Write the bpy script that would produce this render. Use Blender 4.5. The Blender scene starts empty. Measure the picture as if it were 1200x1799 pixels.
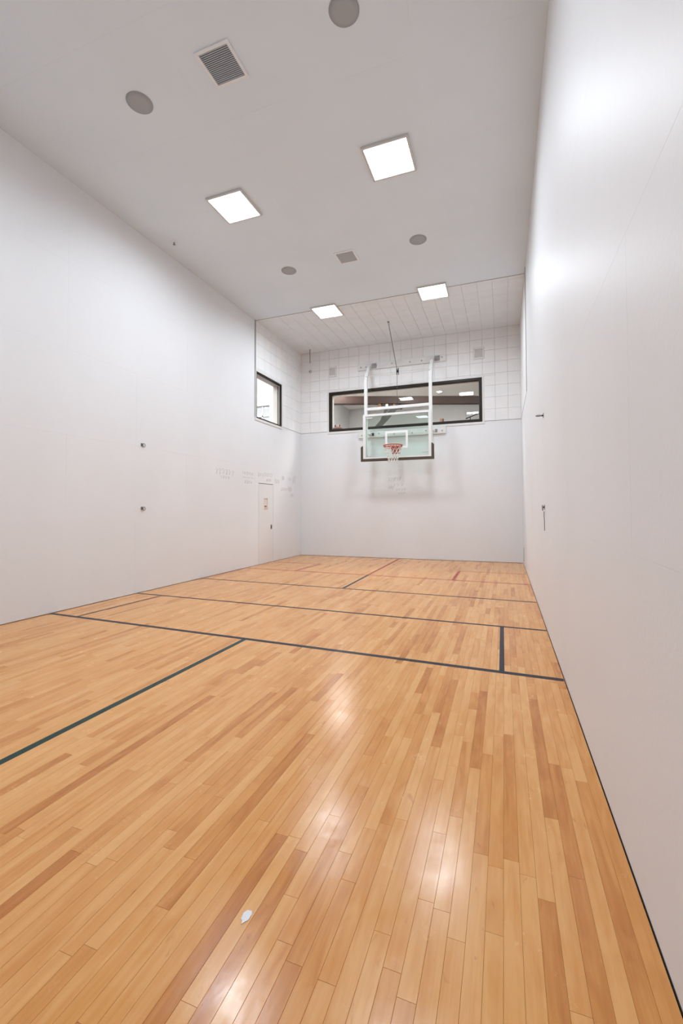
import bpy, bmesh, math, random
from mathutils import Vector, Matrix
random.seed(11)

# ------------------------------------------------------------------ camera, world, exposure
SC = bpy.context.scene
COL = SC.collection
W, H, L = 6.096, 5.997, 12.30            # court width, height, length; front wall at y = 0
F_PX, YAW, PITCH, ROLL = 769.613, 0.3546, 0.0263, -0.0034
CAM = Vector((W - 0.4414, -11.8149, 1.384))
cyw, syw = math.cos(YAW), math.sin(YAW)
fwd = Vector((-syw * math.cos(PITCH), cyw * math.cos(PITCH), math.sin(PITCH)))
rgt = Vector((cyw, syw, 0)); up = rgt.cross(fwd)
r2 = math.cos(ROLL) * rgt + math.sin(ROLL) * up
u2 = -math.sin(ROLL) * rgt + math.cos(ROLL) * up
cd = bpy.data.cameras.new('camera'); cam = bpy.data.objects.new('camera', cd); COL.objects.link(cam)
cam.matrix_world = Matrix((( r2.x, u2.x, -fwd.x, CAM.x), (r2.y, u2.y, -fwd.y, CAM.y), (r2.z, u2.z, -fwd.z, CAM.z), (0, 0, 0, 1)))
cd.sensor_fit = 'AUTO'; cd.sensor_width = 36.0
cd.lens = F_PX / 1799.0 * 36.0
cd.shift_y = -(899.5 - 872.42) / 1799.0
cd.clip_start = 0.05; cd.clip_end = 200
SC.camera = cam

wd = bpy.data.worlds.new('sky'); SC.world = wd; wd.use_nodes = True
wn = wd.node_tree; bg = wn.nodes['Background']
sky = wn.nodes.new('ShaderNodeTexSky'); sky.sky_type = 'NISHITA'; sky.sun_disc = False
sky.sun_elevation = math.radians(42); sky.sun_rotation = math.radians(200); sky.dust_density = 3.0
wn.links.new(sky.outputs[0], bg.inputs[0]); bg.inputs[1].default_value = .22

sd = bpy.data.lights.new('sun', 'SUN'); sd.energy = 1.9; sd.angle = .03; sun = bpy.data.objects.new('sun', sd); COL.objects.link(sun)
sun.rotation_euler = Vector((-.28, .62, -.73)).to_track_quat('-Z', 'Y').to_euler(); sun.location = (5, -12, 20)
LAMP, SPREAD = 40.0, 168                  # watts and beam spread of each ceiling panel
vs = SC.view_settings
vs.view_transform = 'Standard'; vs.look = 'None'; vs.gamma = 1.0; vs.use_curve_mapping = False
vs.exposure = 0.16

# ------------------------------------------------------------------ materials
def new_mat(name):
    m = bpy.data.materials.new(name); m.use_nodes = True
    nt = m.node_tree
    return m, nt, nt.nodes['Principled BSDF']
def plain(name, col, rough=0.5, metal=0.0, spec=0.5, bump=0.0, bscale=80.0, var=0.0, vscale=(3, 3, 3)):
    m, nt, b = new_mat(name)
    b.inputs['Base Color'].default_value = (*col, 1); b.inputs['Roughness'].default_value = rough
    b.inputs['Metallic'].default_value = metal; b.inputs['Specular IOR Level'].default_value = spec
    g = nt.nodes.new('ShaderNodeNewGeometry')
    if bump:
        n = nt.nodes.new('ShaderNodeTexNoise'); n.inputs['Scale'].default_value = bscale; n.inputs['Detail'].default_value = 3
        nt.links.new(g.outputs['Position'], n.inputs['Vector'])
        bp = nt.nodes.new('ShaderNodeBump'); bp.inputs['Strength'].default_value = bump; bp.inputs['Distance'].default_value = 0.01
        nt.links.new(n.outputs['Fac'], bp.inputs['Height']); nt.links.new(bp.outputs[0], b.inputs['Normal'])
    if var:
        mp = nt.nodes.new('ShaderNodeMapping'); mp.inputs['Scale'].default_value = vscale
        nt.links.new(g.outputs['Position'], mp.inputs[0])
        n = nt.nodes.new('ShaderNodeTexNoise'); n.inputs['Scale'].default_value = 1.0; n.inputs['Detail'].default_value = 5
        nt.links.new(mp.outputs[0], n.inputs['Vector'])
        r = nt.nodes.new('ShaderNodeMapRange'); r.inputs[1].default_value = .3; r.inputs[2].default_value = .7
        r.inputs[3].default_value = 1 - var; r.inputs[4].default_value = 1.0
        nt.links.new(n.outputs['Fac'], r.inputs[0])
        mx = nt.nodes.new('ShaderNodeMix'); mx.data_type = 'RGBA'; mx.blend_type = 'MULTIPLY'; mx.inputs[0].default_value = 1
        mx.inputs[6].default_value = (*col, 1); nt.links.new(r.outputs[0], mx.inputs[7])
        nt.links.new(mx.outputs[2], b.inputs['Base Color'])
    return m
def emit(name, col, s):
    m, nt, b = new_mat(name)
    b.inputs['Base Color'].default_value = (.8, .8, .8, 1)
    b.inputs['Emission Color'].default_value = (*col, 1); b.inputs['Emission Strength'].default_value = s
    return m
def glass(name, tint, refl=1.0):
    m = bpy.data.materials.new(name); m.use_nodes = True; nt = m.node_tree; nt.nodes.clear()
    o = nt.nodes.new('ShaderNodeOutputMaterial'); t = nt.nodes.new('ShaderNodeBsdfTransparent'); t.inputs[0].default_value = (*tint, 1)
    g = nt.nodes.new('ShaderNodeBsdfGlossy'); g.inputs['Roughness'].default_value = 0.0
    fr = nt.nodes.new('ShaderNodeFresnel'); ge = nt.nodes.new('ShaderNodeNewGeometry')
    io = nt.nodes.new('ShaderNodeMapRange'); io.inputs[3].default_value = 1.5; io.inputs[4].default_value = 1 / 1.5   # thin pane: both faces reflect alike
    nt.links.new(ge.outputs['Backfacing'], io.inputs[0]); nt.links.new(io.outputs[0], fr.inputs[0])
    ml = nt.nodes.new('ShaderNodeMath'); ml.operation = 'MULTIPLY'; ml.inputs[1].default_value = refl
    mx = nt.nodes.new('ShaderNodeMixShader')
    nt.links.new(fr.outputs[0], ml.inputs[0]); nt.links.new(ml.outputs[0], mx.inputs[0])
    nt.links.new(t.outputs[0], mx.inputs[1]); nt.links.new(g.outputs[0], mx.inputs[2]); nt.links.new(mx.outputs[0], o.inputs[0])
    return m

def maple():
    m, nt, b = new_mat('maple_board')
    N, K = nt.nodes.new, nt.links.new
    at = N('ShaderNodeAttribute'); at.attribute_name = 'tone'
    sp = N('ShaderNodeSeparateColor'); K(at.outputs['Color'], sp.inputs[0])
    g = N('ShaderNodeNewGeometry')
    sc = N('ShaderNodeVectorMath'); sc.operation = 'SCALE'; sc.inputs[0].default_value = (61.0, 43.0, 17.0); K(sp.outputs[1], sc.inputs['Scale'])
    ad = N('ShaderNodeVectorMath'); ad.operation = 'ADD'; K(g.outputs['Position'], ad.inputs[0]); K(sc.outputs[0], ad.inputs[1])
    # long streaky grain
    mp = N('ShaderNodeMapping'); mp.inputs['Scale'].default_value = (70, 2.2, 1); K(ad.outputs[0], mp.inputs[0])
    n1 = N('ShaderNodeTexNoise'); n1.inputs['Scale'].default_value = 1; n1.inputs['Detail'].default_value = 6; n1.inputs['Distortion'].default_value = .6; K(mp.outputs[0], n1.inputs['Vector'])
    # broad figure inside one board
    mp2 = N('ShaderNodeMapping'); mp2.inputs['Scale'].default_value = (14, 2.6, 1); K(ad.outputs[0], mp2.inputs[0])
    n2 = N('ShaderNodeTexNoise'); n2.inputs['Scale'].default_value = 1; n2.inputs['Detail'].default_value = 3; n2.inputs['Distortion'].default_value = 1.2; K(mp2.outputs[0], n2.inputs['Vector'])
    # tone = board tone + figure
    a1 = N('ShaderNodeMath'); a1.operation = 'MULTIPLY_ADD'; K(n2.outputs['Fac'], a1.inputs[0]); a1.inputs[1].default_value = .68; K(sp.outputs[0], a1.inputs[2])
    a2 = N('ShaderNodeMath'); a2.operation = 'MULTIPLY_ADD'; K(n1.outputs['Fac'], a2.inputs[0]); a2.inputs[1].default_value = .38; K(a1.outputs[0], a2.inputs[2])
    a3 = N('ShaderNodeMath'); a3.operation = 'SUBTRACT'; K(a2.outputs[0], a3.inputs[0]); a3.inputs[1].default_value = .51
    cr = N('ShaderNodeValToRGB'); K(a3.outputs[0], cr.inputs[0])
    e = cr.color_ramp.elements
    e[0].position = 0.0; e[0].color = (.80, .41, .142, 1)
    e[1].position = 1.0; e[1].color = (.29, .078, .011, 1)
    k = e.new(.32); k.color = (.70, .305, .080, 1)
    k = e.new(.62); k.color = (.53, .185, .034, 1)
    # mineral streaks / knots
    mp3 = N('ShaderNodeMapping'); mp3.inputs['Scale'].default_value = (17, 5.0, 1); K(ad.outputs[0], mp3.inputs[0])
    n3 = N('ShaderNodeTexNoise'); n3.inputs['Scale'].default_value = 1; n3.inputs['Detail'].default_value = 4; n3.inputs['Distortion'].default_value = 2; K(mp3.outputs[0], n3.inputs['Vector'])
    r3 = N('ShaderNodeMapRange'); r3.inputs[1].default_value = .69; r3.inputs[2].default_value = .80; r3.inputs[3].default_value = 0; r3.inputs[4].default_value = .55; K(n3.outputs['Fac'], r3.inputs[0])
    mx = N('ShaderNodeMix'); mx.data_type = 'RGBA'; mx.blend_type = 'MULTIPLY'; K(r3.outputs[0], mx.inputs[0]); K(cr.outputs[0], mx.inputs[6]); mx.inputs[7].default_value = (.45, .27, .16, 1)
    K(mx.outputs[2], b.inputs['Base Color'])
    # varnish: scuffs change the gloss
    mp4 = N('ShaderNodeMapping'); mp4.inputs['Scale'].default_value = (7, 5, 1); K(g.outputs['Position'], mp4.inputs[0])
    n4 = N('ShaderNodeTexNoise'); n4.inputs['Scale'].default_value = 1; n4.inputs['Detail'].default_value = 8; n4.inputs['Roughness'].default_value = .7; K(mp4.outputs[0], n4.inputs['Vector'])
    r4 = N('ShaderNodeMapRange'); r4.inputs[1].default_value = .3; r4.inputs[2].default_value = .7; r4.inputs[3].default_value = .13; r4.inputs[4].default_value = .30; K(n4.outputs['Fac'], r4.inputs[0])
    K(r4.outputs[0], b.inputs['Roughness'])
    b.inputs['Specular IOR Level'].default_value = .5
    bp = N('ShaderNodeBump'); bp.inputs['Strength'].default_value = .22; bp.inputs['Distance'].default_value = .004
    K(n4.outputs['Fac'], bp.inputs['Height']); K(bp.outputs[0], b.inputs['Normal'])
    return m

M = {}
M['maple'] = maple()
M['subfloor'] = plain('subfloor', (.09, .045, .02), .9)
M['wall'] = plain('white_wall_panel', (.83, .845, .865), .48, spec=.25, bump=.06, bscale=55, var=.035, vscale=(.9, .9, .5))
M['ceil'] = plain('ceiling_paint', (.765, .87, .955), .6, spec=.3, bump=.05, bscale=30, var=.03, vscale=(1.2, 1.2, 1.2))
M['tile'] = plain('acoustic_tile', (.89, .895, .90), .65, spec=.3, bump=.25, bscale=160, var=.05, vscale=(2.5, 2.5, 2.5))
M['ctile'] = plain('ceiling_tile', (.83, .885, .93), .65, spec=.3, bump=.25, bscale=160, var=.05, vscale=(2.5, 2.5, 2.5))
M['groove'] = plain('joint_shadow_gap', (.30, .29, .285), .9)  # dark colour standing for the shadow in the joints
M['back'] = plain('wall_backing', (.42, .41, .40), .9)
M['trim'] = plain('white_trim', (.78, .775, .765), .4, var=.05)
M['trimgrey'] = plain('grey_trim', (.42, .42, .42), .45)
M['bronze'] = plain('bronze_frame', (.022, .015, .010), .45, spec=.3, var=.3, vscale=(20, 20, 20))
M['frame2'] = plain('bronze_inner', (.045, .032, .022), .5)
M['glass'] = glass('window_glass', (.985, .99, .985), .55)
M['bglass'] = glass('backboard_glass', (.915, .967, .945), .7)
M['steel_w'] = plain('white_steel', (.80, .80, .79), .38, var=.06, vscale=(9, 9, 9))
M['plank_w'] = plain('white_painted_wood', (.76, .755, .745), .5, var=.08, vscale=(6, 6, 6), bump=.1, bscale=40)
M['bolt'] = plain('bolt_steel', (.42, .41, .40), .4, metal=.6)
M['hinge'] = plain('worn_hinge_steel', (.33, .32, .31), .5, metal=.3, var=.4, vscale=(25, 25, 25))
M['black'] = plain('black_iron', (.02, .02, .022), .5)
M['cable'] = plain('steel_cable', (.10, .10, .10), .5, metal=.4)
M['pad'] = plain('brown_padding', (.075, .052, .034), .6, bump=.1, bscale=60)
M['rim'] = plain('orange_rim_paint', (.62, .12, .055), .42, var=.35, vscale=(30, 30, 30))
M['net'] = plain('net_cord', (.82, .80, .76), .9)
M['mark'] = plain('white_marking', (.85, .85, .85), .5)
M['navy'] = plain('navy_floor_paint', (.014, .017, .030), .36, spec=.2, var=.3, vscale=(30, 30, 30))
M['green'] = plain('green_floor_paint', (.007, .050, .040), .36, spec=.2, var=.3, vscale=(30, 30, 30))
M['red'] = plain('red_floor_paint', (.44, .05, .045), .36, spec=.25, var=.35, vscale=(20, 20, 20))
M['lamp'] = emit('panel_diffuser', (.97, 1.0, 1.03), 6.0)
M['lampframe'] = plain('lamp_frame', (.62, .62, .61), .35)
M['speaker'] = plain('speaker_mesh', (.41, .435, .455), .75, bump=.3, bscale=500)
M['grille'] = plain('wall_speaker_mesh', (.60, .59, .585), .75, bump=.3, bscale=300)
M['ventwhite'] = plain('vent_enamel', (.82, .86, .90), .4)
M['slat'] = plain('vent_slat_metal', (.60, .64, .68), .45)
M['dark'] = plain('duct_dark', (.05, .05, .05), .9)
M['chrome'] = plain('worn_steel', (.30, .29, .27), .35, metal=.8)
M['pencil'] = plain('pencil_mark', (.60, .59, .59), .9)
M['door'] = plain('door_paint', (.795, .79, .79), .36, bump=.05, bscale=50)
M['vision'] = plain('vision_panel', (.86, .75, .68), .25)  # opaque pane, the lit corridor behind is put into its colour
M['peach'] = plain('peach_strip', (.70, .50, .40), .5)
M['brownstrip'] = plain('brown_strip', (.16, .09, .06), .5)
M['oak'] = plain('dark_timber', (.045, .015, .007), .6, var=.6, vscale=(3, 14, 30), bump=.3, bscale=25)
M['greytimber'] = plain('grey_timber', (.05, .047, .043), .7, var=.3, vscale=(10, 10, 10))
M['lwall'] = plain('lounge_grey_paint', (.56, .565, .575), .7, var=.06)
M['lceil'] = plain('lounge_ceiling_paint', (.80, .785, .765), .7)
M['soffit'] = plain('lounge_soffit', (.30, .29, .28), .7)
M['lfloor'] = plain('lounge_carpet', (.42, .38, .34), .95)
M['down'] = emit('downlight_glow', (1.0, .985, .96), 78.0)  # glow of the unseen lights added to brighten the lounge
M['down_dim'] = emit('downlight_dim', (1.0, .985, .96), 180.0)
M['stucco'] = plain('white_stucco', (.85, .85, .84), .9, bump=.2, bscale=30)
M['outglass'] = plain('far_pane', (.62, .67, .71), .5)
M['outframe'] = plain('far_window_frame', (.88, .88, .88), .6)
M['paper'] = plain('torn_tape', (.86, .86, .88), .7)
M['tan'] = plain('tan_wood', (.26, .12, .05), .6, var=.3, vscale=(30, 30, 30))
M['pink'] = plain('pink_clay', (.62, .34, .28), .6)
M['cream'] = plain('cream_clay', (.75, .68, .58), .6)
M['orange'] = plain('orange_card', (.60, .26, .13), .6)
M['olive'] = plain('olive_metal', (.34, .33, .25), .45)

# ------------------------------------------------------------------ mesh helpers
def link(name, me, mat=None, parent=None, loc=(0, 0, 0)):
    o = bpy.data.objects.new(name, me); COL.objects.link(o); o.location = loc
    if me is not None and mat is not None and not me.materials: me.materials.append(M[mat] if isinstance(mat, str) else mat)
    if parent is not None: o.parent = parent
    return o
def tag(o, label, cat, group=None, kind=None):
    o['label'] = label; o['category'] = cat
    if group: o['group'] = group
    if kind: o['kind'] = kind
    return o
def thing(name, loc, label, cat, group=None, rotz=0.0):
    o = bpy.data.objects.new(name, None); COL.objects.link(o); o.location = loc; o.rotation_euler = (0, 0, rotz)
    o.empty_display_size = .1
    return tag(o, label, cat, group)
_cache = {}
def box_me(sx, sy, sz, bev=0.0, mat=None):
    key = (round(sx, 4), round(sy, 4), round(sz, 4), bev, mat)
    if key in _cache: return _cache[key]
    bm = bmesh.new(); bmesh.ops.create_cube(bm, size=1)
    bmesh.ops.scale(bm, vec=(sx, sy, sz), verts=bm.verts)
    if bev: bmesh.ops.bevel(bm, geom=list(bm.edges), offset=min(bev, .45 * min(sx, sy, sz)), segments=1, affect='EDGES')
    me = bpy.data.meshes.new('box'); bm.to_mesh(me); bm.free()
    if mat: me.materials.append(M[mat])
    _cache[key] = me
    return me
def slab(name, parent, mat, x0, x1, y0, y1, z0, z1, bev=0.0, off=(0, 0, 0)):
    """box given by its extents (world minus off), shared mesh data for equal sizes"""
    me = box_me(x1 - x0, y1 - y0, z1 - z0, bev, mat)
    return link(name, me, None, parent, ((x0 + x1) / 2 - off[0], (y0 + y1) / 2 - off[1], (z0 + z1) / 2 - off[2]))
class MB:
    def __init__(s): s.v, s.f, s.sm = [], [], []
    def add(s, vs, fs, smooth=False):
        n = len(s.v); s.v += [tuple(v) for v in vs]; s.f += [tuple(i + n for i in f) for f in fs]; s.sm += [smooth] * len(fs)
    def box(s, x0, x1, y0, y1, z0, z1):
        s.add([(x0, y0, z0), (x1, y0, z0), (x1, y1, z0), (x0, y1, z0), (x0, y0, z1), (x1, y0, z1), (x1, y1, z1), (x0, y1, z1)],
              [(3, 2, 1, 0), (4, 5, 6, 7), (0, 1, 5, 4), (1, 2, 6, 5), (2, 3, 7, 6), (3, 0, 4, 7)])
    def tube(s, path, r, n=8, closed=False, smooth=True, rot=0.0, ref=(0, 0, 1), cap=True):
        P = [Vector(p) for p in path]; R = r if isinstance(r, (list, tuple)) else [r] * len(P)
        vs, fs = [], []; m = len(P); prev = None
        for i, p in enumerate(P):
            a = P[i - 1] if (i > 0 or closed) else p; b = P[(i + 1) % m] if (i < m - 1 or closed) else p
            t1 = (p - a).normalized() if (p - a).length > 1e-9 else None
            t2 = (b - p).normalized() if (b - p).length > 1e-9 else None
            t = ((t1 or t2) + (t2 or t1)).normalized()
            if prev is None:
                rf = Vector(ref)
                if abs(rf.dot(t)) > .95: rf = Vector((1, 0, 0))
                nrm = (rf - t * rf.dot(t)).normalized()
            else:
                nrm = (prev - t * prev.dot(t)).normalized()
            prev = nrm; bn = t.cross(nrm)
            k = 1.0
            if t1 and t2: k = 1.0 / max(.5, math.sqrt((1 + t1.dot(t2)) / 2))
            for j in range(n):
                an = 2 * math.pi * j / n + rot
                vs.append(p + (nrm * math.cos(an) + bn * math.sin(an)) * R[i] * (k if n == 4 else 1))
        for i in range(m if closed else m - 1):
            for j in range(n):
                a = i * n + j; b = i * n + (j + 1) % n; c = ((i + 1) % m) * n + (j + 1) % n; d = ((i + 1) % m) * n + j
                fs.append((a, b, c, d))
        if cap and not closed:
            fs.append(tuple(range(n - 1, -1, -1))); fs.append(tuple((m - 1) * n + j for j in range(n)))
        s.add(vs, fs, smooth)
    def lathe(s, prof, n=24, c=(0, 0, 0), axis='z', smooth=True):
        vs, fs = [], []
        for (r, h) in prof:
            for j in range(n):
                a = 2 * math.pi * j / n; x, y = r * math.cos(a), r * math.sin(a)
                q = {'z': (x, y, h), 'y': (x, h, y), 'x': (h, x, y)}[axis]
                vs.append((c[0] + q[0], c[1] + q[1], c[2] + q[2]))
        m = len(prof)
        for i in range(m - 1):
            for j in range(n):
                fs.append((i * n + j, i * n + (j + 1) % n, (i + 1) * n + (j + 1) % n, (i + 1) * n + j))
        fs.append(tuple(range(n - 1, -1, -1))); fs.append(tuple((m - 1) * n + j for j in range(n)))
        s.add(vs, fs, smooth)
    def torus(s, c, R, r, n=28, k=8, axis='z', a0=0.0, a1=2 * math.pi):
        full = abs(a1 - a0 - 2 * math.pi) < 1e-6
        pts = []
        for i in range(n if full else n + 1):
            a = a0 + (a1 - a0) * i / n; u, v = R * math.cos(a), R * math.sin(a)
            q = {'z': (u, v, 0), 'y': (u, 0, v), 'x': (0, u, v)}[axis]
            pts.append((c[0] + q[0], c[1] + q[1], c[2] + q[2]))
        s.tube(pts, r, k, closed=full, ref={'z': (0, 0, 1), 'y': (0, 1, 0), 'x': (1, 0, 0)}[axis])
    def mesh(s, name='mesh'):
        me = bpy.data.meshes.new(name); me.from_pydata(s.v, [], s.f); me.update()
        for p, sm in zip(me.polygons, s.sm): p.use_smooth = sm
        bm = bmesh.new(); bm.from_mesh(me); bmesh.ops.recalc_face_normals(bm, faces=bm.faces); bm.to_mesh(me); bm.free()
        return me
    def build(s, name, mat, parent=None, loc=(0, 0, 0)):
        return link(name, s.mesh(name), mat, parent, loc)
def copy_tree(o, parent=None):
    c = o.copy(); COL.objects.link(c)
    if parent is not None: c.parent = parent
    for ch in list(o.children): copy_tree(ch, c)
    return c
def subtract(rects, hole):
    """rects and hole are (u0,u1,v0,v1); cut the hole out of each rect"""
    out = []
    h0, h1, g0, g1 = hole
    for (a, b, c, d) in rects:
        if b <= h0 or a >= h1 or d <= g0 or c >= g1: out.append((a, b, c, d)); continue
        if c < g0: out.append((a, b, c, g0))
        if d > g1: out.append((a, b, g1, d))
        m0, m1 = max(c, g0), min(d, g1)
        if a < h0: out.append((a, h0, m0, m1))
        if b > h1: out.append((h1, b, m0, m1))
    return [r for r in out if r[1] - r[0] > .012 and r[3] - r[2] > .012]

# ------------------------------------------------------------------ the setting
# openings
FW = (0.900, 5.166, 3.600, 4.757)      # front window  x0 x1 z0 z1
LW = (-2.552, -1.240, 3.598, 4.752)    # left window   y0 y1 z0 z1
DR = (-2.420, -1.690, 0.0, 2.012)      # door          y0 y1 z0 z1
ZT = 3.612                             # foot of the acoustic tiles
YL, YC, YR = -2.585, -2.56, -2.80      # where the tiles begin on the left wall, the ceiling, the right wall
T = .014                               # thickness of the wall panels

def shell(name, rects, to_box, label):
    mb = MB()
    for r in rects: mb.box(*to_box(r))
    o = mb.build(name, 'back')
    return tag(o, label, 'wall', kind='structure')
wall_left = shell('wall_left', subtract(subtract([(-L, .2, -.05, H + .1)], LW), DR),
                  lambda r: (-.22, -T, r[0], r[1], r[2], r[3]), 'long white panelled wall on the left with door and bright window')
wall_right = shell('wall_right', [(-L, .2, -.05, H + .1)], lambda r: (W + T, W + .22, r[0], r[1], r[2], r[3]), 'long glossy white panelled wall on the right')
wall_front = shell('wall_front', subtract([(-T, W + T, -.05, H + .1)], FW), lambda r: (r[0], r[1], T, .20, r[2], r[3]),
                   'white end wall carrying the basketball hoop and the wide dark-framed window')
wall_back = tag(slab('wall_back', None, 'wall', -.2, W + .2, -L - .15, -L, -.05, H + .1), 'plain white wall behind the viewer', 'wall', kind='structure')

def panels(parent, us, vs, hole_list, place, name, gap, bev, mat):
    for u0, u1 in us:
        for v0, v1 in vs:
            rs = [(u0, u1, v0, v1)]
            for h in hole_list: rs = subtract(rs, h)
            for (a, b, c, d) in rs:
                slab(name, parent, mat, *place(a + gap, b - gap, c + gap, d - gap), bev=bev)
def spans(edges): return list(zip(edges[:-1], edges[1:]))
G, BV = .0002, .0005
low = spans([0.006, 1.208, 2.414, ZT])
upz = spans([ZT, 4.820, H])
# left wall: 8 x 4 ft sheets laid on their sides
LWO = (LW[0] - .03, LW[1] + .03, LW[2] - .03, LW[3] + .03)
pl = lambda a, b, c, d: (-T, 0, a, b, c, d)
for i, (z0, z1) in enumerate(low):
    e = [-L] + [y + (1.22 if i % 2 else 0) for y in (-11.14, -8.70, -6.26, -3.82)] + [0]
    if i % 2: e = [-L, -9.92, -7.48, -5.04, -2.60, 0]
    panels(wall_left, spans(e), [(z0, z1)], [DR, LWO], pl, 'wall_panel', G, BV, 'wall')
panels(wall_left, spans([-L, -9.92, -7.48, -5.04, YL - .03]), upz, [LWO], pl, 'wall_panel', G, BV, 'wall')
# right wall
pr = lambda a, b, c, d: (W, W + T, a, b, c, d)
for i, (z0, z1) in enumerate(low):
    e = [-L, -9.92, -7.48, -5.04, -2.60, 0] if i % 2 else [-L, -11.14, -8.70, -6.26, -3.82, -1.4, 0]
    panels(wall_right, spans(e), [(z0, z1)], [], pr, 'wall_panel', G, BV, 'wall')
panels(wall_right, spans([-L, -10.12, -7.68, -5.24, YR - .004]), upz, [], pr, 'wall_panel', G, BV, 'wall')
# front wall
pf = lambda a, b, c, d: (a, b, 0, T, c, d)
FWO = (FW[0] - .03, FW[1] + .03, FW[2] - .03, FW[3] + .03)
for i, (z0, z1) in enumerate(low):
    e = [0, 2.44, 4.88, W] if i % 2 else [0, 1.22, 3.66, W]
    panels(wall_front, spans(e), [(z0, z1)], [FWO], pf, 'wall_panel', G, BV, 'wall')
# acoustic tiles, one foot square
TS = .3048
tz = [ZT]
while tz[-1] + TS < H - .05: tz.append(tz[-1] + TS)
tz.append(H - .002)
tx = [i * TS for i in range(20)] + [W]
def back_from(y0, y1):
    e = [y1]
    while e[-1] - TS > y0 + .04: e.append(e[-1] - TS)
    e.append(y0); return e[::-1]
TG, TB = .0013, .004
panels(wall_front, spans(tx), spans(tz), [FWO], lambda a, b, c, d: (a, b, -.008, T, c, d), 'tile', TG, TB, 'tile')
panels(wall_left, spans(back_from(YL, -.008)), spans(tz), [LWO], lambda a, b, c, d: (-T, .008, a, b, c, d), 'tile', TG, TB, 'tile')
panels(wall_right, spans(back_from(YR, -.008)), spans(tz), [], lambda a, b, c, d: (W - .004, W + T, a, b, c, d), 'tile', TG, TB, 'tile')

# ceiling
ceiling = tag(slab('ceiling', None, 'back', -.2, W + .2, -L - .15, .2, H + .016, H + .2), 'grey-white panelled ceiling with acoustic tiles at the far end', 'ceiling', kind='structure')
ce = [-L]
y = -7.50 - 1.2192 * 3
while y < YC - .1: ce.append(y); y += 1.2192
ce.append(YC - .012)
coff = (0, 0, 0)
def on_ceiling(name, mat, x0, x1, y0, y1, t0, t1, bev):
    c = ((x0 + x1) / 2, (y0 + y1) / 2, H + (t0 + t1) / 2)
    me = box_me(x1 - x0, y1 - y0, t1 - t0, bev, mat)
    pc = ceiling.location
    return link(name, me, None, ceiling, (c[0] - pc.x, c[1] - pc.y, c[2] - pc.z))
for x0, x1 in spans([0.0, 2.49, 4.88, W]):
    for y0, y1 in spans(ce): on_ceiling('ceiling_panel', 'ceil', x0 + G, x1 - G, y0 + G, y1 - G, 0, .016, BV)
for x0, x1 in spans(tx):
    for y0, y1 in spans(back_from(YC, -.002)): on_ceiling('tile', 'ctile', x0 + TG, x1 - TG, y0 + TG, y1 - TG, -.004, .016, TB)

# trims, and dark joint strips with the tile shadow put into their colour
tr = tag(slab('trim_1', None, 'trimgrey', 0, W, YC - .011, YC - .001, H - .008, H + .016), 'thin grey metal strip where ceiling panels meet ceiling tiles', 'trim', kind='structure')
tr = MB(); tr.box(0, .010, YL - .028, YL - .002, ZT, H); tr.box(0, .022, YL - .012, YL - .002, ZT, H)
tag(tr.build('trim_2', 'trimgrey'), 'upright grey edge strip beside the tiles above the bright window', 'trim', kind='structure')
tag(slab('trim_3', None, 'groove', 0, W, -.0035, 0, ZT - .007, ZT - .001), 'dark shadow joint under the tiles across the end wall', 'trim', kind='structure')
tag(slab('trim_4', None, 'groove', 0, .0035, LW[1] + .03, 0, ZT - .007, ZT - .001), 'dark shadow joint from the bright window to the corner', 'trim', kind='structure')
t5 = MB(); t5.box(W - .004, W, YR, 0, ZT - .008, ZT - .001); t5.box(W - .010, W, YR - .012, YR - .002, ZT - .008, H)
tag(t5.build('trim_5', 'groove'), 'dark joint edging the tiles on the right wall', 'trim', kind='structure')

# ------------------------------------------------------------------ floor: strip boards
floor = tag(slab('floor', None, 'subfloor', 0, W, -L, 0, -.12, -.0125), 'maple strip court floor with navy, green and red lines', 'floor', kind='structure')
FO = floor.location.copy()
NS = 107; SWD = (W - .008) / NS
boards = []
for i in range(NS):
    x0 = .004 + i * SWD; y = -L + .004 - random.random() * .9
    while y < -.006:
        ln = random.choice([.32, .45, .6, .75, .9, 1.1, 1.35]) * random.uniform(.85, 1.15)
        a, b = max(y, -L + .004), min(y + ln, -.005)
        if b - a > .06: boards.append((x0, x0 + SWD, a, b))
        y += ln
def pix_area(bd):
    s = 0.0
    for i in range(2):
        for j in range(10):
            q = Vector((bd[0] + (bd[1] - bd[0]) * (i + .5) / 2, bd[2] + (bd[3] - bd[2]) * (j + .5) / 10, 0)) - CAM
            z = q.dot(fwd)
            if z < .2: continue
            px, py = 600 + F_PX * q.dot(r2) / z, 872.42 - F_PX * q.dot(u2) / z
            if 0 <= px <= 1200 and 0 <= py <= 1799: s += F_PX ** 2 * CAM.z / z ** 3 * (bd[1] - bd[0]) * (bd[3] - bd[2]) / 20
    return s
tones = []
for bd in boards:
    t = random.choices([random.uniform(.02, .18), random.uniform(.15, .34), random.uniform(.34, .55)], [.42, .42, .16])[0]
    tones.append((t, random.random(), random.random(), 1.0))
order = sorted(range(len(boards)), key=lambda k: -pix_area(boards[k]))
GP = .0003
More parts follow.
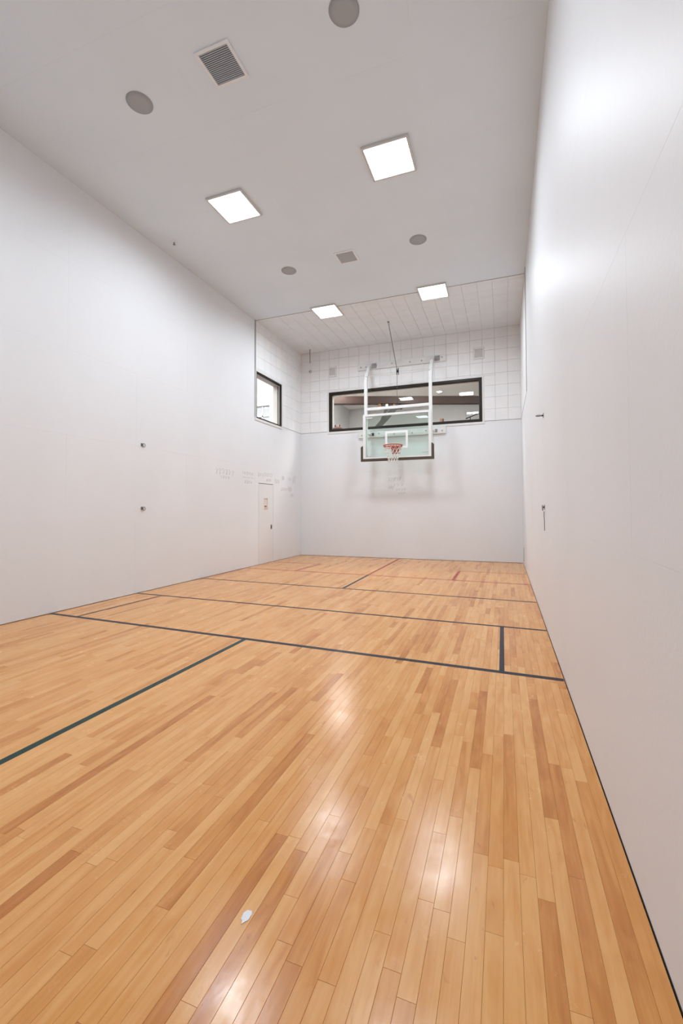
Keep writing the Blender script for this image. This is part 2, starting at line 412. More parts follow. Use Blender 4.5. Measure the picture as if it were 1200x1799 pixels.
def board_geo(bd, dz, cx=0, cy=0, cz=0):
    x0, x1, y0, y1 = bd[0] + GP - cx, bd[1] - GP - cx, bd[2] + GP - cy, bd[3] - GP - cy
    zt, zb = dz - cz, -.012 - cz
    c = .0005
    vs = [(x0, y0, zb), (x1, y0, zb), (x1, y1, zb), (x0, y1, zb), (x0, y0, zt - c), (x1, y0, zt - c), (x1, y1, zt - c), (x0, y1, zt - c),
          (x0 + c, y0 + c, zt), (x1 - c, y0 + c, zt), (x1 - c, y1 - c, zt), (x0 + c, y1 - c, zt)]
    fs = [(0, 1, 5, 4), (1, 2, 6, 5), (2, 3, 7, 6), (3, 0, 4, 7), (4, 5, 9, 8), (5, 6, 10, 9), (6, 7, 11, 10), (7, 4, 8, 11), (8, 9, 10, 11)]
    return vs, fs
def tone_attr(me, cols):
    a = me.color_attributes.new('tone', 'FLOAT_COLOR', 'POINT')
    a.data.foreach_set('color', [c for col in cols for c in col])
for k in order[:300]:
    bd = boards[k]; cx, cy = (bd[0] + bd[1]) / 2, (bd[2] + bd[3]) / 2
    vs_, fs_ = board_geo(bd, random.uniform(-.0002, 0), cx, cy, 0)
    me = bpy.data.meshes.new('floor_board'); me.from_pydata(vs_, [], fs_); me.materials.append(M['maple'])
    tone_attr(me, [tones[k]] * len(vs_))
    link('floor_board', me, None, floor, (cx - FO.x, cy - FO.y, -FO.z))
V, Fc, Cc = [], [], []
for k in order[300:]:
    vs_, fs_ = board_geo(boards[k], random.uniform(-.0002, 0)); n = len(V)
    V += vs_; Fc += [tuple(i + n for i in f) for f in fs_]; Cc += [tones[k]] * len(vs_)
me = bpy.data.meshes.new('floor_boards'); me.from_pydata(V, [], Fc); me.materials.append(M['maple']); tone_attr(me, Cc)
o = link('floor_boards', me, None, floor, -FO); o['kind'] = 'stuff'

def court_line(a, b, w, mat, label):
    a, b = Vector((a[0], a[1], 0)), Vector((b[0], b[1], 0)); d = (b - a).normalized(); n = Vector((-d.y, d.x, 0)) * w / 2
    z0, z1 = -.0006, .0006
    P = [a - n, b - n, b + n, a + n]
    vs_ = [(p.x, p.y, z0) for p in P] + [(p.x, p.y, z1) for p in P]
    mb = MB(); mb.add(vs_, [(3, 2, 1, 0), (4, 5, 6, 7), (0, 1, 5, 4), (1, 2, 6, 5), (2, 3, 7, 6), (3, 0, 4, 7)])
    o = mb.build('court_line', mat, floor, -FO); o['label'] = label
court_line((.01, -7.672), (W - .008, -7.872), .060, 'navy', 'thick navy line across the court nearest the viewer')
court_line((.01, -6.205), (W - .008, -6.365), .050, 'navy', 'navy line across the middle of the court')
court_line((.01, -4.582), (W - .008, -4.80), .050, 'navy', 'thin navy line across the court before the red lines')
court_line((.05, -2.985), (W - .02, -3.237), .050, 'red', 'red line across the far part of the court')
court_line((4.71, -1.905), (W - .02, -1.94), .035, 'red', 'short thin red line by the right wall')
court_line((.05, -1.76), (1.37, -1.79), .035, 'red', 'short thin red line by the left wall')
court_line((1.31, -3.02), (1.378, -1.79), .045, 'red', 'red service box side line on the left')
court_line((4.725, -3.16), (4.73, -1.93), .055, 'red', 'red service box side line on the right')
court_line((2.965, -.02), (3.008, -3.10), .050, 'red', 'red centre line reaching the end wall')
court_line((3.008, -3.13), (3.037, -4.66), .050, 'navy', 'navy continuation of the centre line')
court_line((.484, -7.66), (.524, -6.24), .040, 'navy', 'thin navy service box line by the left wall')
court_line((5.622, -7.83), (5.618, -6.38), .042, 'navy', 'thick navy service box line by the right wall')
court_line((3.045, -L + .01), (3.066, -7.80), .052, 'green', 'dark green line running towards the viewer')

# ------------------------------------------------------------------ windows
def window_parts(root, place, a0, a1, c0, c1, fw):
    """place(a0,a1,depth0,depth1,c0,c1) -> box extents; depth 0 = wall face, growing outwards"""
    def part(name, mat, *r, par=root, bev=.002): return slab(name, par, mat, *place(*r), bev=bev)
    for r in ((a0 - .05, a1 + .05, c1, c1 + .052), (a0 - .05, a1 + .05, c0 - .06, c0)): part('casing', 'trim', r[0], r[1], -.016, .02, r[2], r[3])
    for r in ((a0 - .05, a0), (a1, a1 + .05)): part('casing', 'trim', r[0], r[1], -.016, .02, c0, c1)
    for r in ((a0, a1, c1 - fw, c1), (a0, a1, c0, c0 + fw)): part('frame_rail', 'bronze', r[0], r[1], -.010, .10, r[2], r[3])
    for r in ((a0, a0 + fw), (a1 - fw, a1)): part('frame_stile', 'bronze', r[0], r[1], -.010, .10, c0 + fw, c1 - fw)
win1 = tag(bpy.data.objects.new('window_1', None), 'wide dark-framed viewing window behind the basketball hoop', 'window', kind='structure'); COL.objects.link(win1)
pw1 = lambda a0, a1, d0, d1, c0, c1: (a0, a1, d0, d1, c0, c1)
FWD = .066
window_parts(win1, pw1, *FW, FWD)
slab('pane', win1, 'glass', FW[0] + .04, FW[1] - .04, .050, .058, FW[2] + .04, FW[3] - .04)
i0, i1, j0, j1 = FW[0] + FWD, FW[1] - FWD, FW[2] + FWD, FW[3] - FWD
slab('glazing_bead', win1, 'frame2', i0, i1, .02, .048, j1 - .016, j1); slab('glazing_bead', win1, 'frame2', i0, i1, .02, .048, j0, j0 + .016)
slab('glazing_bead', win1, 'frame2', i0, i0 + .016, .02, .048, j0 + .016, j1 - .016); slab('glazing_bead', win1, 'frame2', i1 - .016, i1, .02, .048, j0 + .016, j1 - .016)
# lounge side lining
slab('head_lining', win1, 'trim', i0 - .03, i1 + .03, .10, .22, j1 - .02, j1 + .03)
slab('inner_sill', win1, 'bronze', i0 - .03, i1 + .03, .10, .30, j0 - .04, j0)
slab('side_lining', win1, 'trim', i0 - .03, i0 + .008, .10, .22, j0, j1 - .02); slab('side_lining', win1, 'bronze', i1 - .008, i1 + .03, .10, .22, j0, j1 - .02)
win2 = tag(bpy.data.objects.new('window_2', None), 'bright square window high on the left wall beside the tiles', 'window', kind='structure'); COL.objects.link(win2)
pw2 = lambda a0, a1, d0, d1, c0, c1: (-d1, -d0, a0, a1, c0, c1)
window_parts(win2, pw2, *LW, .034)
slab('pane', win2, 'glass', -.068, -.060, LW[0] + .03, LW[1] - .03, LW[2] + .03, LW[3] - .03)
k0, k1, m0, m1 = LW[0] + .034, LW[1] - .034, LW[2] + .034, LW[3] - .034
slab('side_lining', win2, 'trim', -.24, -.10, k1 - .004, k1 + .03, m0, m1); slab('side_lining', win2, 'trim', -.24, -.10, k0 - .03, k0 + .004, m0, m1)
slab('head_lining', win2, 'trim', -.24, -.10, k0 - .03, k1 + .03, m1, m1 + .03); slab('inner_sill', win2, 'trim', -.24, -.10, k0 - .03, k1 + .03, m0 - .03, m0)
slab('glazing_bead', win2, 'trimgrey', -.058, -.03, k0, k1, m1 - .03, m1 - .018); slab('glazing_bead', win2, 'trimgrey', -.058, -.03, k1 - .03, k1 - .016, m0, m1)

# ------------------------------------------------------------------ door in the left wall
door = tag(bpy.data.objects.new('door_1', None), 'flush white door in the left wall with small vision panel', 'door', kind='structure'); COL.objects.link(door)
d0, d1, dz0, dz1 = DR[0] + .008, DR[1] - .008, .006, DR[3] - .014
v0, v1, vz0, vz1 = -2.150, -1.985, 1.345, 1.640
mb = MB()
for r in subtract([(d0, d1, dz0, dz1)], (v0, v1, vz0, vz1)): mb.box(-.045, -.001, *r)
leaf = mb.build('door_leaf', 'door', door)
slab('vision_panel', door, 'vision', -.030, -.010, v0, v1, vz0, vz1)
fr = MB()
for r in subtract([(v0 - .012, v1 + .012, vz0 - .012, vz1 + .012)], (v0 + .004, v1 - .004, vz0 + .004, vz1 - .004)): fr.box(-.004, .004, *r)
fr.build('vision_frame', 'trim', door)
slab('vision_strip', door, 'brownstrip', -.010, -.006, v0 + .005, v1 - .03, 1.425, 1.452)
slab('vision_strip', door, 'peach', -.010, -.007, v0 + .005, v1 - .02, vz0 + .005, 1.425)
slab('vision_strip', door, 'trimgrey', -.010, -.007, v0 + .005, v1 - .005, vz1 - .028, vz1 - .010)
hp = slab('handle_plate', door, 'chrome', -.002, .004, -1.822, -1.762, .845, .965, .001)
hm = MB(); hm.box(.0, .012, -1.806, -1.778, .87, .94); hm.build('pull', 'black', door)
slab('door_stop', door, 'groove', -.12, -.05, DR[0], DR[1], 0, DR[3])

# ------------------------------------------------------------------ ceiling fixtures
def panel_light(x, y, label, group='square ceiling lights', k=1.0):
    t = thing('ceiling_light', (x, y, H), label, 'ceiling light', group)
    s, w, dp = .305, .030, .030
    for (a, b, c, d) in ((-s, s, -s, -s + w), (-s, s, s - w, s), (-s, -s + w, -s + w, s - w), (s - w, s, -s + w, s - w)):
        link('frame', box_me(b - a, d - c, dp, .003, 'lampframe'), None, t, ((a + b) / 2, (c + d) / 2, -dp / 2))
    link('diffuser', box_me(2 * (s - w) - .002, 2 * (s - w) - .002, .006, 0, 'lamp'), None, t, (0, 0, -.017))
    ld = bpy.data.lights.new('panel_lamp', 'AREA'); ld.shape = 'SQUARE'; ld.size = 2 * (s - w) - .01; ld.energy = LAMP * k; ld.color = (.90, 1.0, 1.10); ld.spread = math.radians(SPREAD)
    lo = bpy.data.objects.new('panel_lamp', ld); COL.objects.link(lo); lo.parent = t; lo.location = (0, 0, -.0225)
    return t
panel_light(4.298, -6.280, 'largest bright square ceiling light, nearer row, right-hand side')
panel_light(1.856, -6.216, 'bright square ceiling light, nearer row, left-hand side')
panel_light(4.300, -2.490, 'bright square ceiling light on the tile edge, nearest the right wall', k=1.2)
panel_light(1.840, -2.425, 'small bright square ceiling light on the tile edge, far left of the hoop', k=1.2)
panel_light(4.298, -10.10, 'square ceiling light overhead of the viewer, by the right wall', k=.75)
panel_light(1.856, -10.10, 'square ceiling light overhead of the viewer, by the left wall', k=.75)

def vent(x, y, s, ns, label, zdown=.010):
    t = thing('air_vent', (x, y, H), label, 'air vent', 'louvred ceiling vents')
    w = .032; h = s / 2
    for (a, b, c, d) in ((-h, h, -h, -h + w), (-h, h, h - w, h), (-h, -h + w, -h + w, h - w), (h - w, h, -h + w, h - w)):
        link('frame', box_me(b - a, d - c, .014, .002, 'ventwhite'), None, t, ((a + b) / 2, (c + d) / 2, -.007))
    link('backing', box_me(s - 2 * w, s - 2 * w, .002, 0, 'dark'), None, t, (0, 0, -.0012))
    n0, n1 = -h + w, h - w; st = (n1 - n0) / ns
    sm = MB(); hw = (s - 2 * w) / 2
    a = st * .15
    sm.add([(-hw, -a, -.004), (hw, -a, -.004), (hw, a, -.0115), (-hw, a, -.0115), (-hw, -a, -.0055), (hw, -a, -.0055), (hw, a, -.0130), (-hw, a, -.0130)],
           [(0, 1, 2, 3), (7, 6, 5, 4), (4, 5, 1, 0), (6, 7, 3, 2), (5, 6, 2, 1), (7, 4, 0, 3)])
    me = sm.mesh('slat'); me.materials.append(M['slat'])
    for i in range(ns): link('slat', me, None, t, (0, n0 + (i + .5) * st, 0))
    return t
vent(2.966, -8.083, .40, 18, 'large louvred ceiling vent near the top of the picture')
vent(3.008, -4.346, .38, 16, 'small louvred ceiling vent between the two rows of lights')

def ceiling_speaker(x, y, r, label):
    t = thing('ceiling_speaker', (x, y, H), label, 'speaker', 'round ceiling speakers')
    g = MB(); g.lathe([(r - .006, .0), (r - .006, -.006), (r * .6, -.0075), (.01, -.008)], 40); g.build('grille', 'speaker', t)
    b = MB(); b.torus((0, 0, -.003), r - .003, .004, 40, 6); b.build('rim', 'speaker', t)
ceiling_speaker(4.322, -8.105, .143, 'round grey ceiling speaker cut by the top edge of the picture')
ceiling_speaker(1.830, -8.050, .143, 'round grey ceiling speaker left of the large vent')
ceiling_speaker(4.328, -4.395, .145, 'round grey ceiling speaker right of the small vent')
ceiling_speaker(1.797, -4.298, .145, 'round grey ceiling speaker left of the small vent')

t = thing('sprinkler_head', (.364, -5.82, H), 'small white sprinkler head on the ceiling near the left wall', 'sprinkler')
b = MB(); b.lathe([(.050, 0), (.047, -.008), (.02, -.012)], 24); b.build('escutcheon', 'ventwhite', t)
b = MB(); b.lathe([(.012, -.010), (.010, -.045)], 12); b.build('stem', 'chrome', t)
b = MB(); b.lathe([(.022, -.046), (.022, -.049)], 12); b.build('deflector', 'chrome', t)
t = thing('hanging_rod', (.425, -.285, H), 'thin dark rod hanging from the tiled ceiling in the far left corner', 'rod')
b = MB(); b.tube([(0, 0, 0), (0, 0, -.40)], .008, 8); b.build('rod', 'cable', t)
b = MB(); b.lathe([(.022, -.004), (.02, -.012)], 12); b.build('ceiling_plate', 'chrome', t)

# ------------------------------------------------------------------ wall fittings
def ring_hook(loc, normal, label, ring=.030, big=False, drop=False, flat=False):
    t = thing('ring_hook', loc, label, 'hook', 'steel net rings on the walls')
    nx, ny = normal
    s = .042 if big else .026
    # build facing -y, then turn
    p = MB(); p.box(-s, s, -.006, 0, -s, s); p.build('plate', 'trim' if big else 'chrome', t)
    e = MB(); e.tube([(0, 0, 0), (0, -.022, 0)], .009, 8); e.build('stud', 'black', t)
    r = MB()
    if flat: r.torus((0, -.022 - ring, 0), ring, .0055, 20, 6, 'z')
    else: r.torus((ring * .55, -.024, -ring * .25), ring, .0055, 20, 6, 'y')
    r.build('ring', 'chrome', t)
    if drop:
        c = MB(); c.tube([(-.02, -.006, -.05), (-.055, -.005, -.10), (-.02, -.005, -.15), (0, -.005, -.21), (-.01, -.005, -.27)], .0035, 6); c.build('cord', 'cable', t)
    t.rotation_euler.z = math.atan2(nx, -ny)
    return t
ring_hook((0, -6.132, 2.452), (1, 0), 'small steel ring hook, upper of two on the left wall')
ring_hook((0, -6.120, 1.392), (1, 0), 'small steel ring hook, lower of two on the left wall')
ring_hook((W, -6.317, 2.439), (-1, 0), 'small steel ring hook, upper of two on the right wall', flat=True)
ring_hook((W, -6.279, 1.387), (-1, 0), 'small steel ring hook with dangling cord on the right wall', drop=True)
ring_hook((.30, -.008, 5.447), (0, -1), 'steel ring hook on a white plate high on the tiled end wall', ring=.036, big=True)

def wall_speaker(x, z, w, h, label):
    t = thing('wall_speaker', (x, -.008, z), label, 'speaker', 'small square wall speakers')
    for (a, b, c, d) in ((-w, w, -h, -h + .05), (-w, w, h - .05, h), (-w, -w + .04, -h + .05, h - .05), (w - .04, w, -h + .05, h - .05)):
        link('frame', box_me(b - a, .022, d - c, .003, 'trim'), None, t, ((a + b) / 2, -.011, (c + d) / 2))
    link('grille', box_me(2 * w - .08, .012, 2 * h - .1, .002, 'grille'), None, t, (0, -.006, 0))
    for sx in (-1, 1):
        for sz in (-1, 1): link('screw', box_me(.016, .006, .016, .002, 'bolt'), None, t, (sx * (w - .055), -.014, sz * (h - .065)))
wall_speaker(1.018, 5.358, .122, .150, 'square white wall speaker left of the hoop')
wall_speaker(5.092, 5.385, .135, .155, 'square white wall speaker right of the hoop')

t = thing('corner_strip', (W, -.36, .06), 'short olive metal strip at the foot of the right wall corner', 'metal strip')
link('strip', box_me(.008, .05, .34, .002, 'olive'), None, t, (-.004, 0, .19))
for zz in (.06, .32): link('screw', box_me(.004, .01, .01, .001, 'bolt'), None, t, (-.009, 0, zz))

# pencil scribbles
def scribble(parent, place, u0, u1, v0, v1, seed, loops, r=.0024):
    rr = random.Random(seed); pts = []; n = loops * 7
    for i in range(n + 1):
        s = i / n
        u = u0 + (u1 - u0) * s + .030 * math.sin(s * loops * 6.283 + rr.random())
        v = (v0 + v1) / 2 + (v1 - v0) * .5 * math.sin(s * loops * 6.283 * 1.0 + 1.3) * rr.uniform(.35, 1.0)
        pts.append(place(u, v))
    mb = MB(); mb.tube(pts, r, 4); mb.build('scribble', 'pencil', parent)
lp = lambda u, v: (.0012, u, v)
for k, (a, b, c, d, n) in enumerate([(-4.15, -3.45, 2.10, 2.26, 6), (-3.98, -3.62, 2.02, 2.10, 4), (-3.15, -2.66, 2.17, 2.25, 7), (-3.12, -2.62, 2.085, 2.13, 3), (-3.05, -2.72, 1.96, 2.06, 4),
                                     (-2.46, -2.18, 2.16, 2.27, 3), (-2.18, -1.72, 2.19, 2.30, 6), (-2.05, -1.80, 2.05, 2.15, 4), (-1.62, -1.36, 2.04, 2.17, 4), (-1.22, -1.08, 2.14, 2.30, 3),
                                     (-.86, -.66, 2.15, 2.26, 3), (-.56, -.36, 2.08, 2.34, 3), (-1.26, -.92, 1.84, 1.96, 5), (-.86, -.62, 1.84, 2.0, 4), (-.70, -.5, 1.70, 1.8, 3)]):
    scribble(wall_left, lp, a, b, c, d, k, n)
fp = lambda u, v: (u, -.0012, v)
for k, (a, b, c, d, n) in enumerate([(2.66, 2.86, 2.10, 2.24, 3), (2.83, 3.02, 2.12, 2.26, 3), (2.80, 3.10, 1.96, 2.08, 3), (2.66, 2.82, 1.90, 2.0, 3), (2.86, 3.16, 1.84, 1.93, 4), (2.94, 3.14, 1.74, 1.82, 3)]):
    scribble(wall_front, fp, a, b, c, d, 40 + k, n, .0022)

# ------------------------------------------------------------------ basketball hoop
BX, BY = 3.030, -.55
hoop = thing('basketball_hoop', (BX, 0, 2.69), 'wall-mounted glass basketball backboard with orange rim, white frame and hoist cable', 'basketball hoop')
HO = (BX, 0, 2.69)
def hs(name, mat, *ext, par=None, bev=.003, label=None):
    o = slab(name, hoop if par is None else par, mat, *ext, bev=bev, off=HO if par is None else par['o'])
    if label: o['label'] = label
    return o
def hb(mb, name, mat, label=None):
    mb.v = [(x - HO[0], y - HO[1], z - HO[2]) for x, y, z in mb.v]
    o = mb.build(name, mat, hoop)
    if label: o['label'] = label
    return o
for (x0, x1, z0, z1, bx) in ((1.808, 4.268, 5.282, 5.462, (1.90, 2.05, 2.36, 2.80, 3.30, 3.62, 4.16)), (1.822, 4.250, 3.352, 3.530, (1.92, 2.42, 2.85, 3.35, 3.72, 4.15))):
    pk = hs('mounting_plank', 'plank_w', x0, x1, -.058, -.0085, z0, z1, label='white painted mounting plank')
    bmx = MB(); bmx.lathe([(.020, 0), (.018, -.008), (.006, -.012)], 10, axis='y'); bme = bmx.mesh('bolt'); bme.materials.append(M['bolt'])
    for b in bx: link('bolt', bme, None, pk, (b - (x0 + x1) / 2, -.025, random.uniform(-.02, .02)))
PX = (2.170, 3.915)
for s, px in zip((-1, 1), PX):
    hs('hinge_plate', 'hinge', px + .05, px + .19, -.066, -.058, 5.30, 5.44)
    p = MB(); p.tube([(px, -.05, 5.372), (px, -.20, 5.27), (px, -.40, 4.98), (px, -.46, 4.80), (px, -.46, 2.78)], .056, 4, smooth=False, rot=math.pi / 4, ref=(1, 0, 0)); hb(p, 'post', 'steel_w')
    p = MB(); p.tube([(px, -.058, 3.445), (px, -.43, 3.445)], .036, 4, smooth=False, rot=math.pi / 4, ref=(1, 0, 0)); hb(p, 'lower_strut', 'steel_w')
    hs('hinge_plate', 'black' if s < 0 else 'hinge', px + .05, px + .11, -.075, -.058, 3.40, 3.48)
p = MB(); p.tube([(PX[0] + .035, -.47, 4.06), (PX[1] - .035, -.47, 4.06)], .050, 4, smooth=False, rot=math.pi / 4); hb(p, 'crossbar', 'steel_w')
p = MB(); p.tube([(PX[0], -.45, 4.965), (PX[1], -.45, 4.965)], .013, 8); hb(p, 'tie_rod', 'steel_w')
p = MB(); p.box(3.022, 3.036, -.475, -.425, 4.93, 5.10); p.box(3.064, 3.078, -.475, -.425, 4.93, 5.10); p.lathe([(.045, -.014), (.030, 0), (.045, .014)], 16, (3.05, -.45, 5.02), 'x'); hb(p, 'pulley', 'black')
p = MB(); p.tube([(3.028, -1.345, H - .004), (3.04, -.475, 5.06)], .0075, 6); hb(p, 'hoist_cable', 'cable')
p = MB(); p.tube([(3.04, -.46, 4.95), (3.035, -.468, 4.17)], .0055, 6); hb(p, 'drop_cable', 'cable')
p = MB(); p.lathe([(.03, H - .004), (.028, H - .02)], 12, (3.028, -1.345, 0)); hb(p, 'ceiling_anchor', 'chrome')
p = MB(); p.torus((3.035, -.468, 4.135), .030, .009, 14, 6, 'y'); p.tube([(3.035, -.468, 4.11), (3.03, -.468, 4.07), (3.05, -.49, 4.03)], .010, 6); p.tube([(3.06, -.47, 4.22), (3.09, -.47, 4.10)], .008, 6); hb(p, 'hook', 'black')
x0, x1, z0, z1 = 2.118, 3.944, 2.694, 3.896
hs('frame_stile', 'steel_w', x0, x0 + .072, -.585, -.535, z0, z1); hs('frame_stile', 'steel_w', x1 - .072, x1, -.585, -.535, z0, z1)
hs('frame_rail', 'steel_w', x0 + .072, x1 - .072, -.585, -.535, z1 - .058, z1); hs('frame_rail', 'steel_w', x0 + .072, x1 - .072, -.585, -.535, z0, z0 + .042)
hs('glass_pane', 'bglass', x0 + .06, x1 - .06, -.566, -.554, z0 + .03, z1 - .045, bev=0, label='pale green tinted glass pane')
mk = MB()
for r in subtract([(2.730, 3.336, 2.952, 3.412)], (2.785, 3.281, 3.007, 3.357)): mk.box(r[0], r[1], -.5685, -.5665, r[2], r[3])
hb(mk, 'target_square', 'mark', 'white painted target rectangle')
for (a, b, c, d) in ((x0 + .08, x0 + .26, z1 - .105, z1 - .085), (x0 + .08, x0 + .24, z0 + .06, z0 + .075), (x1 - .24, x1 - .08, z0 + .115, z0 + .127)):
    hs('sticker', 'trimgrey' if c < 3 else 'mark', a, b, -.5685, -.5665, c, d, bev=0)
pd = MB()
Pp = [(x0 - .062, 2.632), (x1 + .062, 2.632), (x1 + .062, 3.01), (x1 + .030, 3.045), (x1 + .002, 3.045), (x1 + .002, 2.70), (x0 - .002, 2.70), (x0 - .002, 3.045), (x0 - .030, 3.045), (x0 - .062, 3.01)]
def prism(mb, outline, ya, yb, split):
    n = len(outline); vs_ = [(a, ya, c) for a, c in outline] + [(a, yb, c) for a, c in outline]
    fs_ = [tuple(s) for s in split] + [tuple(i + n for i in reversed(s)) for s in split] + [(i, (i + 1) % n, (i + 1) % n + n, i + n) for i in range(n)]
    mb.add(vs_, fs_)
prism(pd, Pp, -.592, -.528, [(0, 1, 5, 6), (1, 2, 3, 4, 5), (0, 6, 7, 8, 9)])
hb(pd, 'edge_padding', 'pad', 'dark brown padding along the bottom edge')
# rim, bracket, net
RC = (BX, BY - .015 - .15 - .229, 2.975)
rm = MB(); rm.torus(RC, .235, .014, 40, 8); rm.torus((RC[0], RC[1], RC[2] - .045), .226, .008, 40, 6)
for i in range(20):
    a = 2 * math.pi * i / 20; c, s_ = math.cos(a), math.sin(a)
    rm.tube([(RC[0] + .235 * c, RC[1] + .235 * s_, RC[2]), (RC[0] + .226 * c, RC[1] + .226 * s_, RC[2] - .045)], .006, 5)
hb(rm, 'rim', 'rim', 'orange-red steel rim')
bk = MB()
bk.box(BX - .10, BX + .10, -.600, -.5865 + .018, 2.80, 3.0)
bk.box(BX - .10, BX + .10, RC[1] + .22, -.60, RC[2] - .012, RC[2] + .004)
for sx in (-1, 1):
    prism_pts = [(-.60, 2.80), (-.60, RC[2]), (RC[1] + .20, RC[2]), (RC[1] + .20, RC[2] - .03)]
    xa, xb = BX + sx * .098 - .005, BX + sx * .098 + .005
    vs_ = [(xa, y_, z_) for y_, z_ in prism_pts] + [(xb, y_, z_) for y_, z_ in prism_pts]
    bk.add(vs_, [(0, 1, 2, 3), (7, 6, 5, 4), (0, 4, 5, 1), (1, 5, 6, 2), (2, 6, 7, 3), (3, 7, 4, 0)])
hb(bk, 'rim_bracket', 'rim')
nt_ = MB(); prof = [(.226, -.045), (.195, -.13), (.160, -.22), (.135, -.30), (.125, -.365), (.130, -.42)]
NN = 12
def npt(i, lv):
    r, h = prof[lv]; a = 2 * math.pi * (i + (.5 if lv % 2 else 0)) / NN
    return (RC[0] + r * math.cos(a), RC[1] + r * math.sin(a), RC[2] + h)
for lv in range(len(prof) - 1):
    for i in range(NN):
        j = i if lv % 2 == 0 else i + 1
        nt_.tube([npt(i, lv), npt(j if lv % 2 == 0 else i, lv + 1)], .0048, 5)
        nt_.tube([npt(i, lv), npt(i - 1 if lv % 2 == 0 else i + 1, lv + 1)], .0048, 5)
hb(nt_, 'net', 'net', 'white cord net')

# ------------------------------------------------------------------ scrap on the floor
sc_ = MB(); rr = random.Random(5); n = 12
ring = [(.020 * math.cos(2 * math.pi * i / n) * rr.uniform(.5, 1.15) * .8, .027 * math.sin(2 * math.pi * i / n) * rr.uniform(.6, 1.15)) for i in range(n)]
sc_.add([(a, b, .0002) for a, b in ring] + [(a, b, .0014 + .001 * rr.random()) for a, b in ring],
        [tuple(range(n - 1, -1, -1)), tuple(range(n, 2 * n))] + [(i, (i + 1) % n, (i + 1) % n + n, i + n) for i in range(n)])
tag(sc_.build('tape_scrap', 'paper', None, (4.818, -10.502, 0)), 'tiny torn white tape scrap stuck to the floor boards', 'tape scrap')

# ------------------------------------------------------------------ lounge behind the wide window
LX0, LX1, LY0, LY1, LZ0, LZ1 = -.50, 7.6, .20, 5.80, 2.75, 5.60
st = lambda o, lab, cat: tag(o, lab, cat, kind='structure')
st(slab('ceiling_lounge', None, 'lceil', LX0 - .1, LX1 + .1, LY0, LY1 + .1, LZ1, LZ1 + .1), 'pale ceiling of the room behind the wide window', 'ceiling')
st(slab('floor_lounge', None, 'lfloor', LX0 - .1, LX1 + .1, LY0, LY1 + .1, LZ0 - .1, LZ0), 'floor of the room behind the wide window', 'floor')
st(slab('wall_lounge_far', None, 'lwall', LX0 - .1, LX1 + .1, LY1, LY1 + .1, LZ0, LZ1), 'grey far wall of the room behind the wide window', 'wall')
st(slab('wall_lounge_left', None, 'lwall', LX0 - .1, LX0, LY0, LY1, LZ0, LZ1), 'grey left wall of the room behind the wide window', 'wall')
st(slab('wall_lounge_right', None, 'lwall', LX1, LX1 + .1, LY0, LY1, LZ0, LZ1), 'right wall of the room behind the wide window', 'wall')
st(slab('wall_lounge_near', None, 'lwall', W + .22, LX1, LY0 - .1, LY0, LZ0, LZ1), 'return wall of the room behind the wide window', 'wall')
ang = math.atan2(rgt.y, rgt.x)
bc = Vector((2.49, 2.48, 4.96))
tb = thing('timber_beam', bc, 'dark brown roof beam with slanting braces seen through the wide window', 'beam', rotz=ang)
link('tie_beam', box_me(7.0, .22, .25, .008, 'oak'), None, tb, (.9, 0, 0))
def stick(a, b, w, mat, name, par):
    mb = MB(); mb.tube([a, b], w, 4, smooth=False, rot=math.pi / 4, ref=(0, 1, 0)); return mb.build(name, mat, par)
stick((-.10, .03, -.12), (-1.05, .03, -1.20), .12, 'greytimber', 'brace', tb)
stick((-.42, .02, -.12), (-.86, .02, -1.20), .07, 'greytimber', 'brace', tb)
for i, (u, m_) in enumerate(((-.72, 'tan'), (-.60, 'oak'), (-.48, 'cream'), (-.36, 'oak'), (-.24, 'tan'), (-.12, 'oak'), (.0, 'oak'))):
    link('bracket_block', box_me(.09, .16, .16, .006, m_), None, tb, (u, 0, -.205))
t = thing('handrail', (5.1, 1.05, LZ0), 'thin dark slanting rail seen low at the right end of the wide window', 'handrail')
b = MB(); b.tube([(-.42, -.14, 1.14), (.5, .15, 1.52)], .016, 8); b.build('rail', 'black', t)
for q in (-.30, .42):
    b = MB(); b.tube([(q, q * .31, 0), (q, q * .31, 1.32 + q * .40)], .012, 8); b.build('post', 'black', t)
def downlight(x, y, label, m='down'):  # builds the visible downlight and the added fill lights
    t = thing('downlight', (x, y, LZ1), label, 'downlight', 'recessed lights in the lounge')
    r = .085 if m == 'down_dim' else .32
    b = MB(); b.lathe([(r, -.001), (r, -.005)], 24); b.build('lens', m, t)
    b = MB(); b.torus((0, 0, -.004), r + .007, .008, 24, 6); b.build('bezel', 'ventwhite', t)
downlight(3.515, 4.239, 'small round lit downlight in the lounge ceiling right of the hoop', 'down_dim')
downlight(.25, 2.3, 'broad round lounge light by the left wall behind the window')  # from here on: out-of-view lights added only to brighten the lounge
downlight(.6, 1.1, 'broad round lounge light hidden above the left end of the wide window')
downlight(3.4, 1.1, 'broad round lounge light hidden above the middle of the wide window')
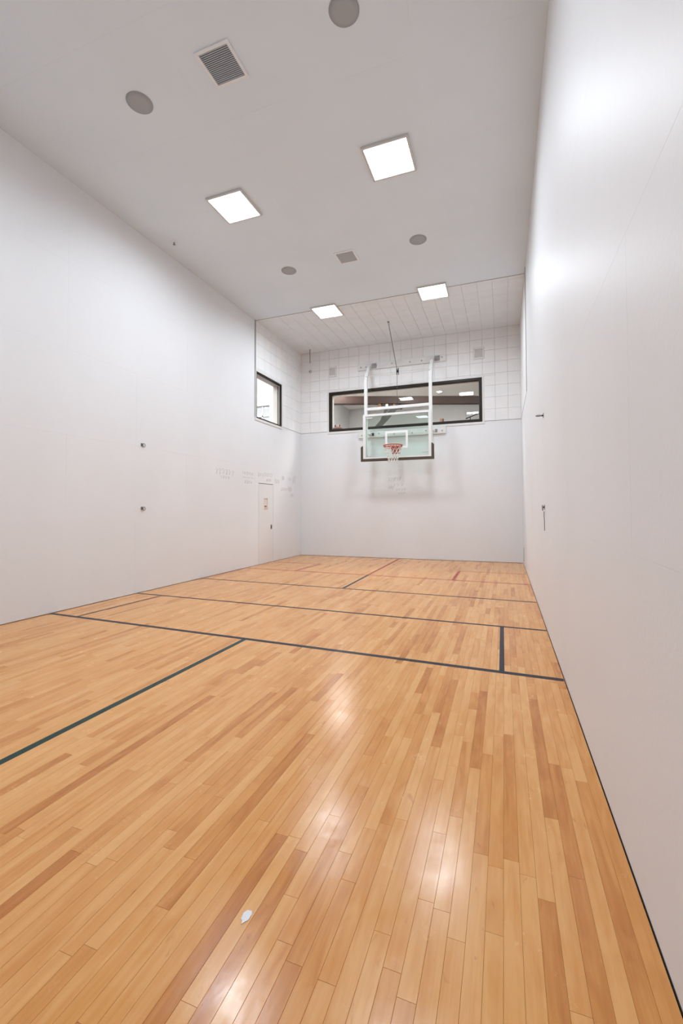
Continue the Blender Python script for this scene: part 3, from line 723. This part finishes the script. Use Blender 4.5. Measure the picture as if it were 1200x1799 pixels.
downlight(6.0, 1.1, 'broad round lounge light hidden above the right end of the wide window')
# ornaments on the sill
sz_ = FW[2] + FWD
t = thing('sill_ornament', (1.11, .165, sz_), 'small pink and tan figurine group on the left end of the window sill', 'ornament')
link('base', box_me(.27, .09, .07, .012, 'tan'), None, t, (0, 0, .035))
for i, (x, h_, m_) in enumerate(((-.075, .10, 'black'), (-.03, .075, 'pink'), (.01, .12, 'cream'), (.055, .10, 'black'), (.095, .085, 'pink'))):
    b = MB(); b.lathe([(.022, 0), (.026, h_ * .35), (.014, h_ * .65), (.018, h_ * .8), (.006, h_)], 12); b.build('figurine', m_, t, (x, 0, .07))
b = MB(); b.box(-.09, .11, -.043, -.030, .07, .105); b.build('front_band', 'pink', t)
t = thing('sill_box', (4.118, .165, sz_), 'small orange box with dark end on the sill right of the hoop', 'box')
link('carton', box_me(.065, .07, .115, .004, 'orange'), None, t, (-.02, 0, .0575))
link('end_cap', box_me(.035, .07, .115, .004, 'brownstrip'), None, t, (.032, 0, .0575))

# ------------------------------------------------------------------ outdoors beyond the left window
nb = thing('neighbour_building', (-5.0, 6.0, 0), 'white building with a small paned window outside the left window', 'building')
fy = 6.0; wx0, wx1, wz0, wz1 = -5.24, -4.50, 5.05, 6.17
fa = MB()
for r in subtract([(-12, -.7, -.2, 9.5)], (wx0, wx1, wz0, wz1)): fa.box(r[0] + 5, r[1] + 5, 0, .3, r[2], r[3])
fa.build('facade', 'stucco', nb)
mxx, mzz = -4.88, 5.69
for (a, b, c, d) in ((wx0, mxx - .03, wz0, mzz - .03), (mxx + .03, wx1, wz0, mzz - .03), (wx0, mxx - .03, mzz + .03, wz1), (mxx + .03, wx1, mzz + .03, wz1)):
    slab('pane', nb, 'outglass', a, b, 6.06, 6.08, c, d, off=(-5, 6, 0))
slab('mullion', nb, 'outframe', mxx - .03, mxx + .03, 6.03, 6.09, wz0, wz1, off=(-5, 6, 0)); slab('transom', nb, 'outframe', wx0, wx1, 6.03, 6.09, mzz - .03, mzz + .03, off=(-5, 6, 0))
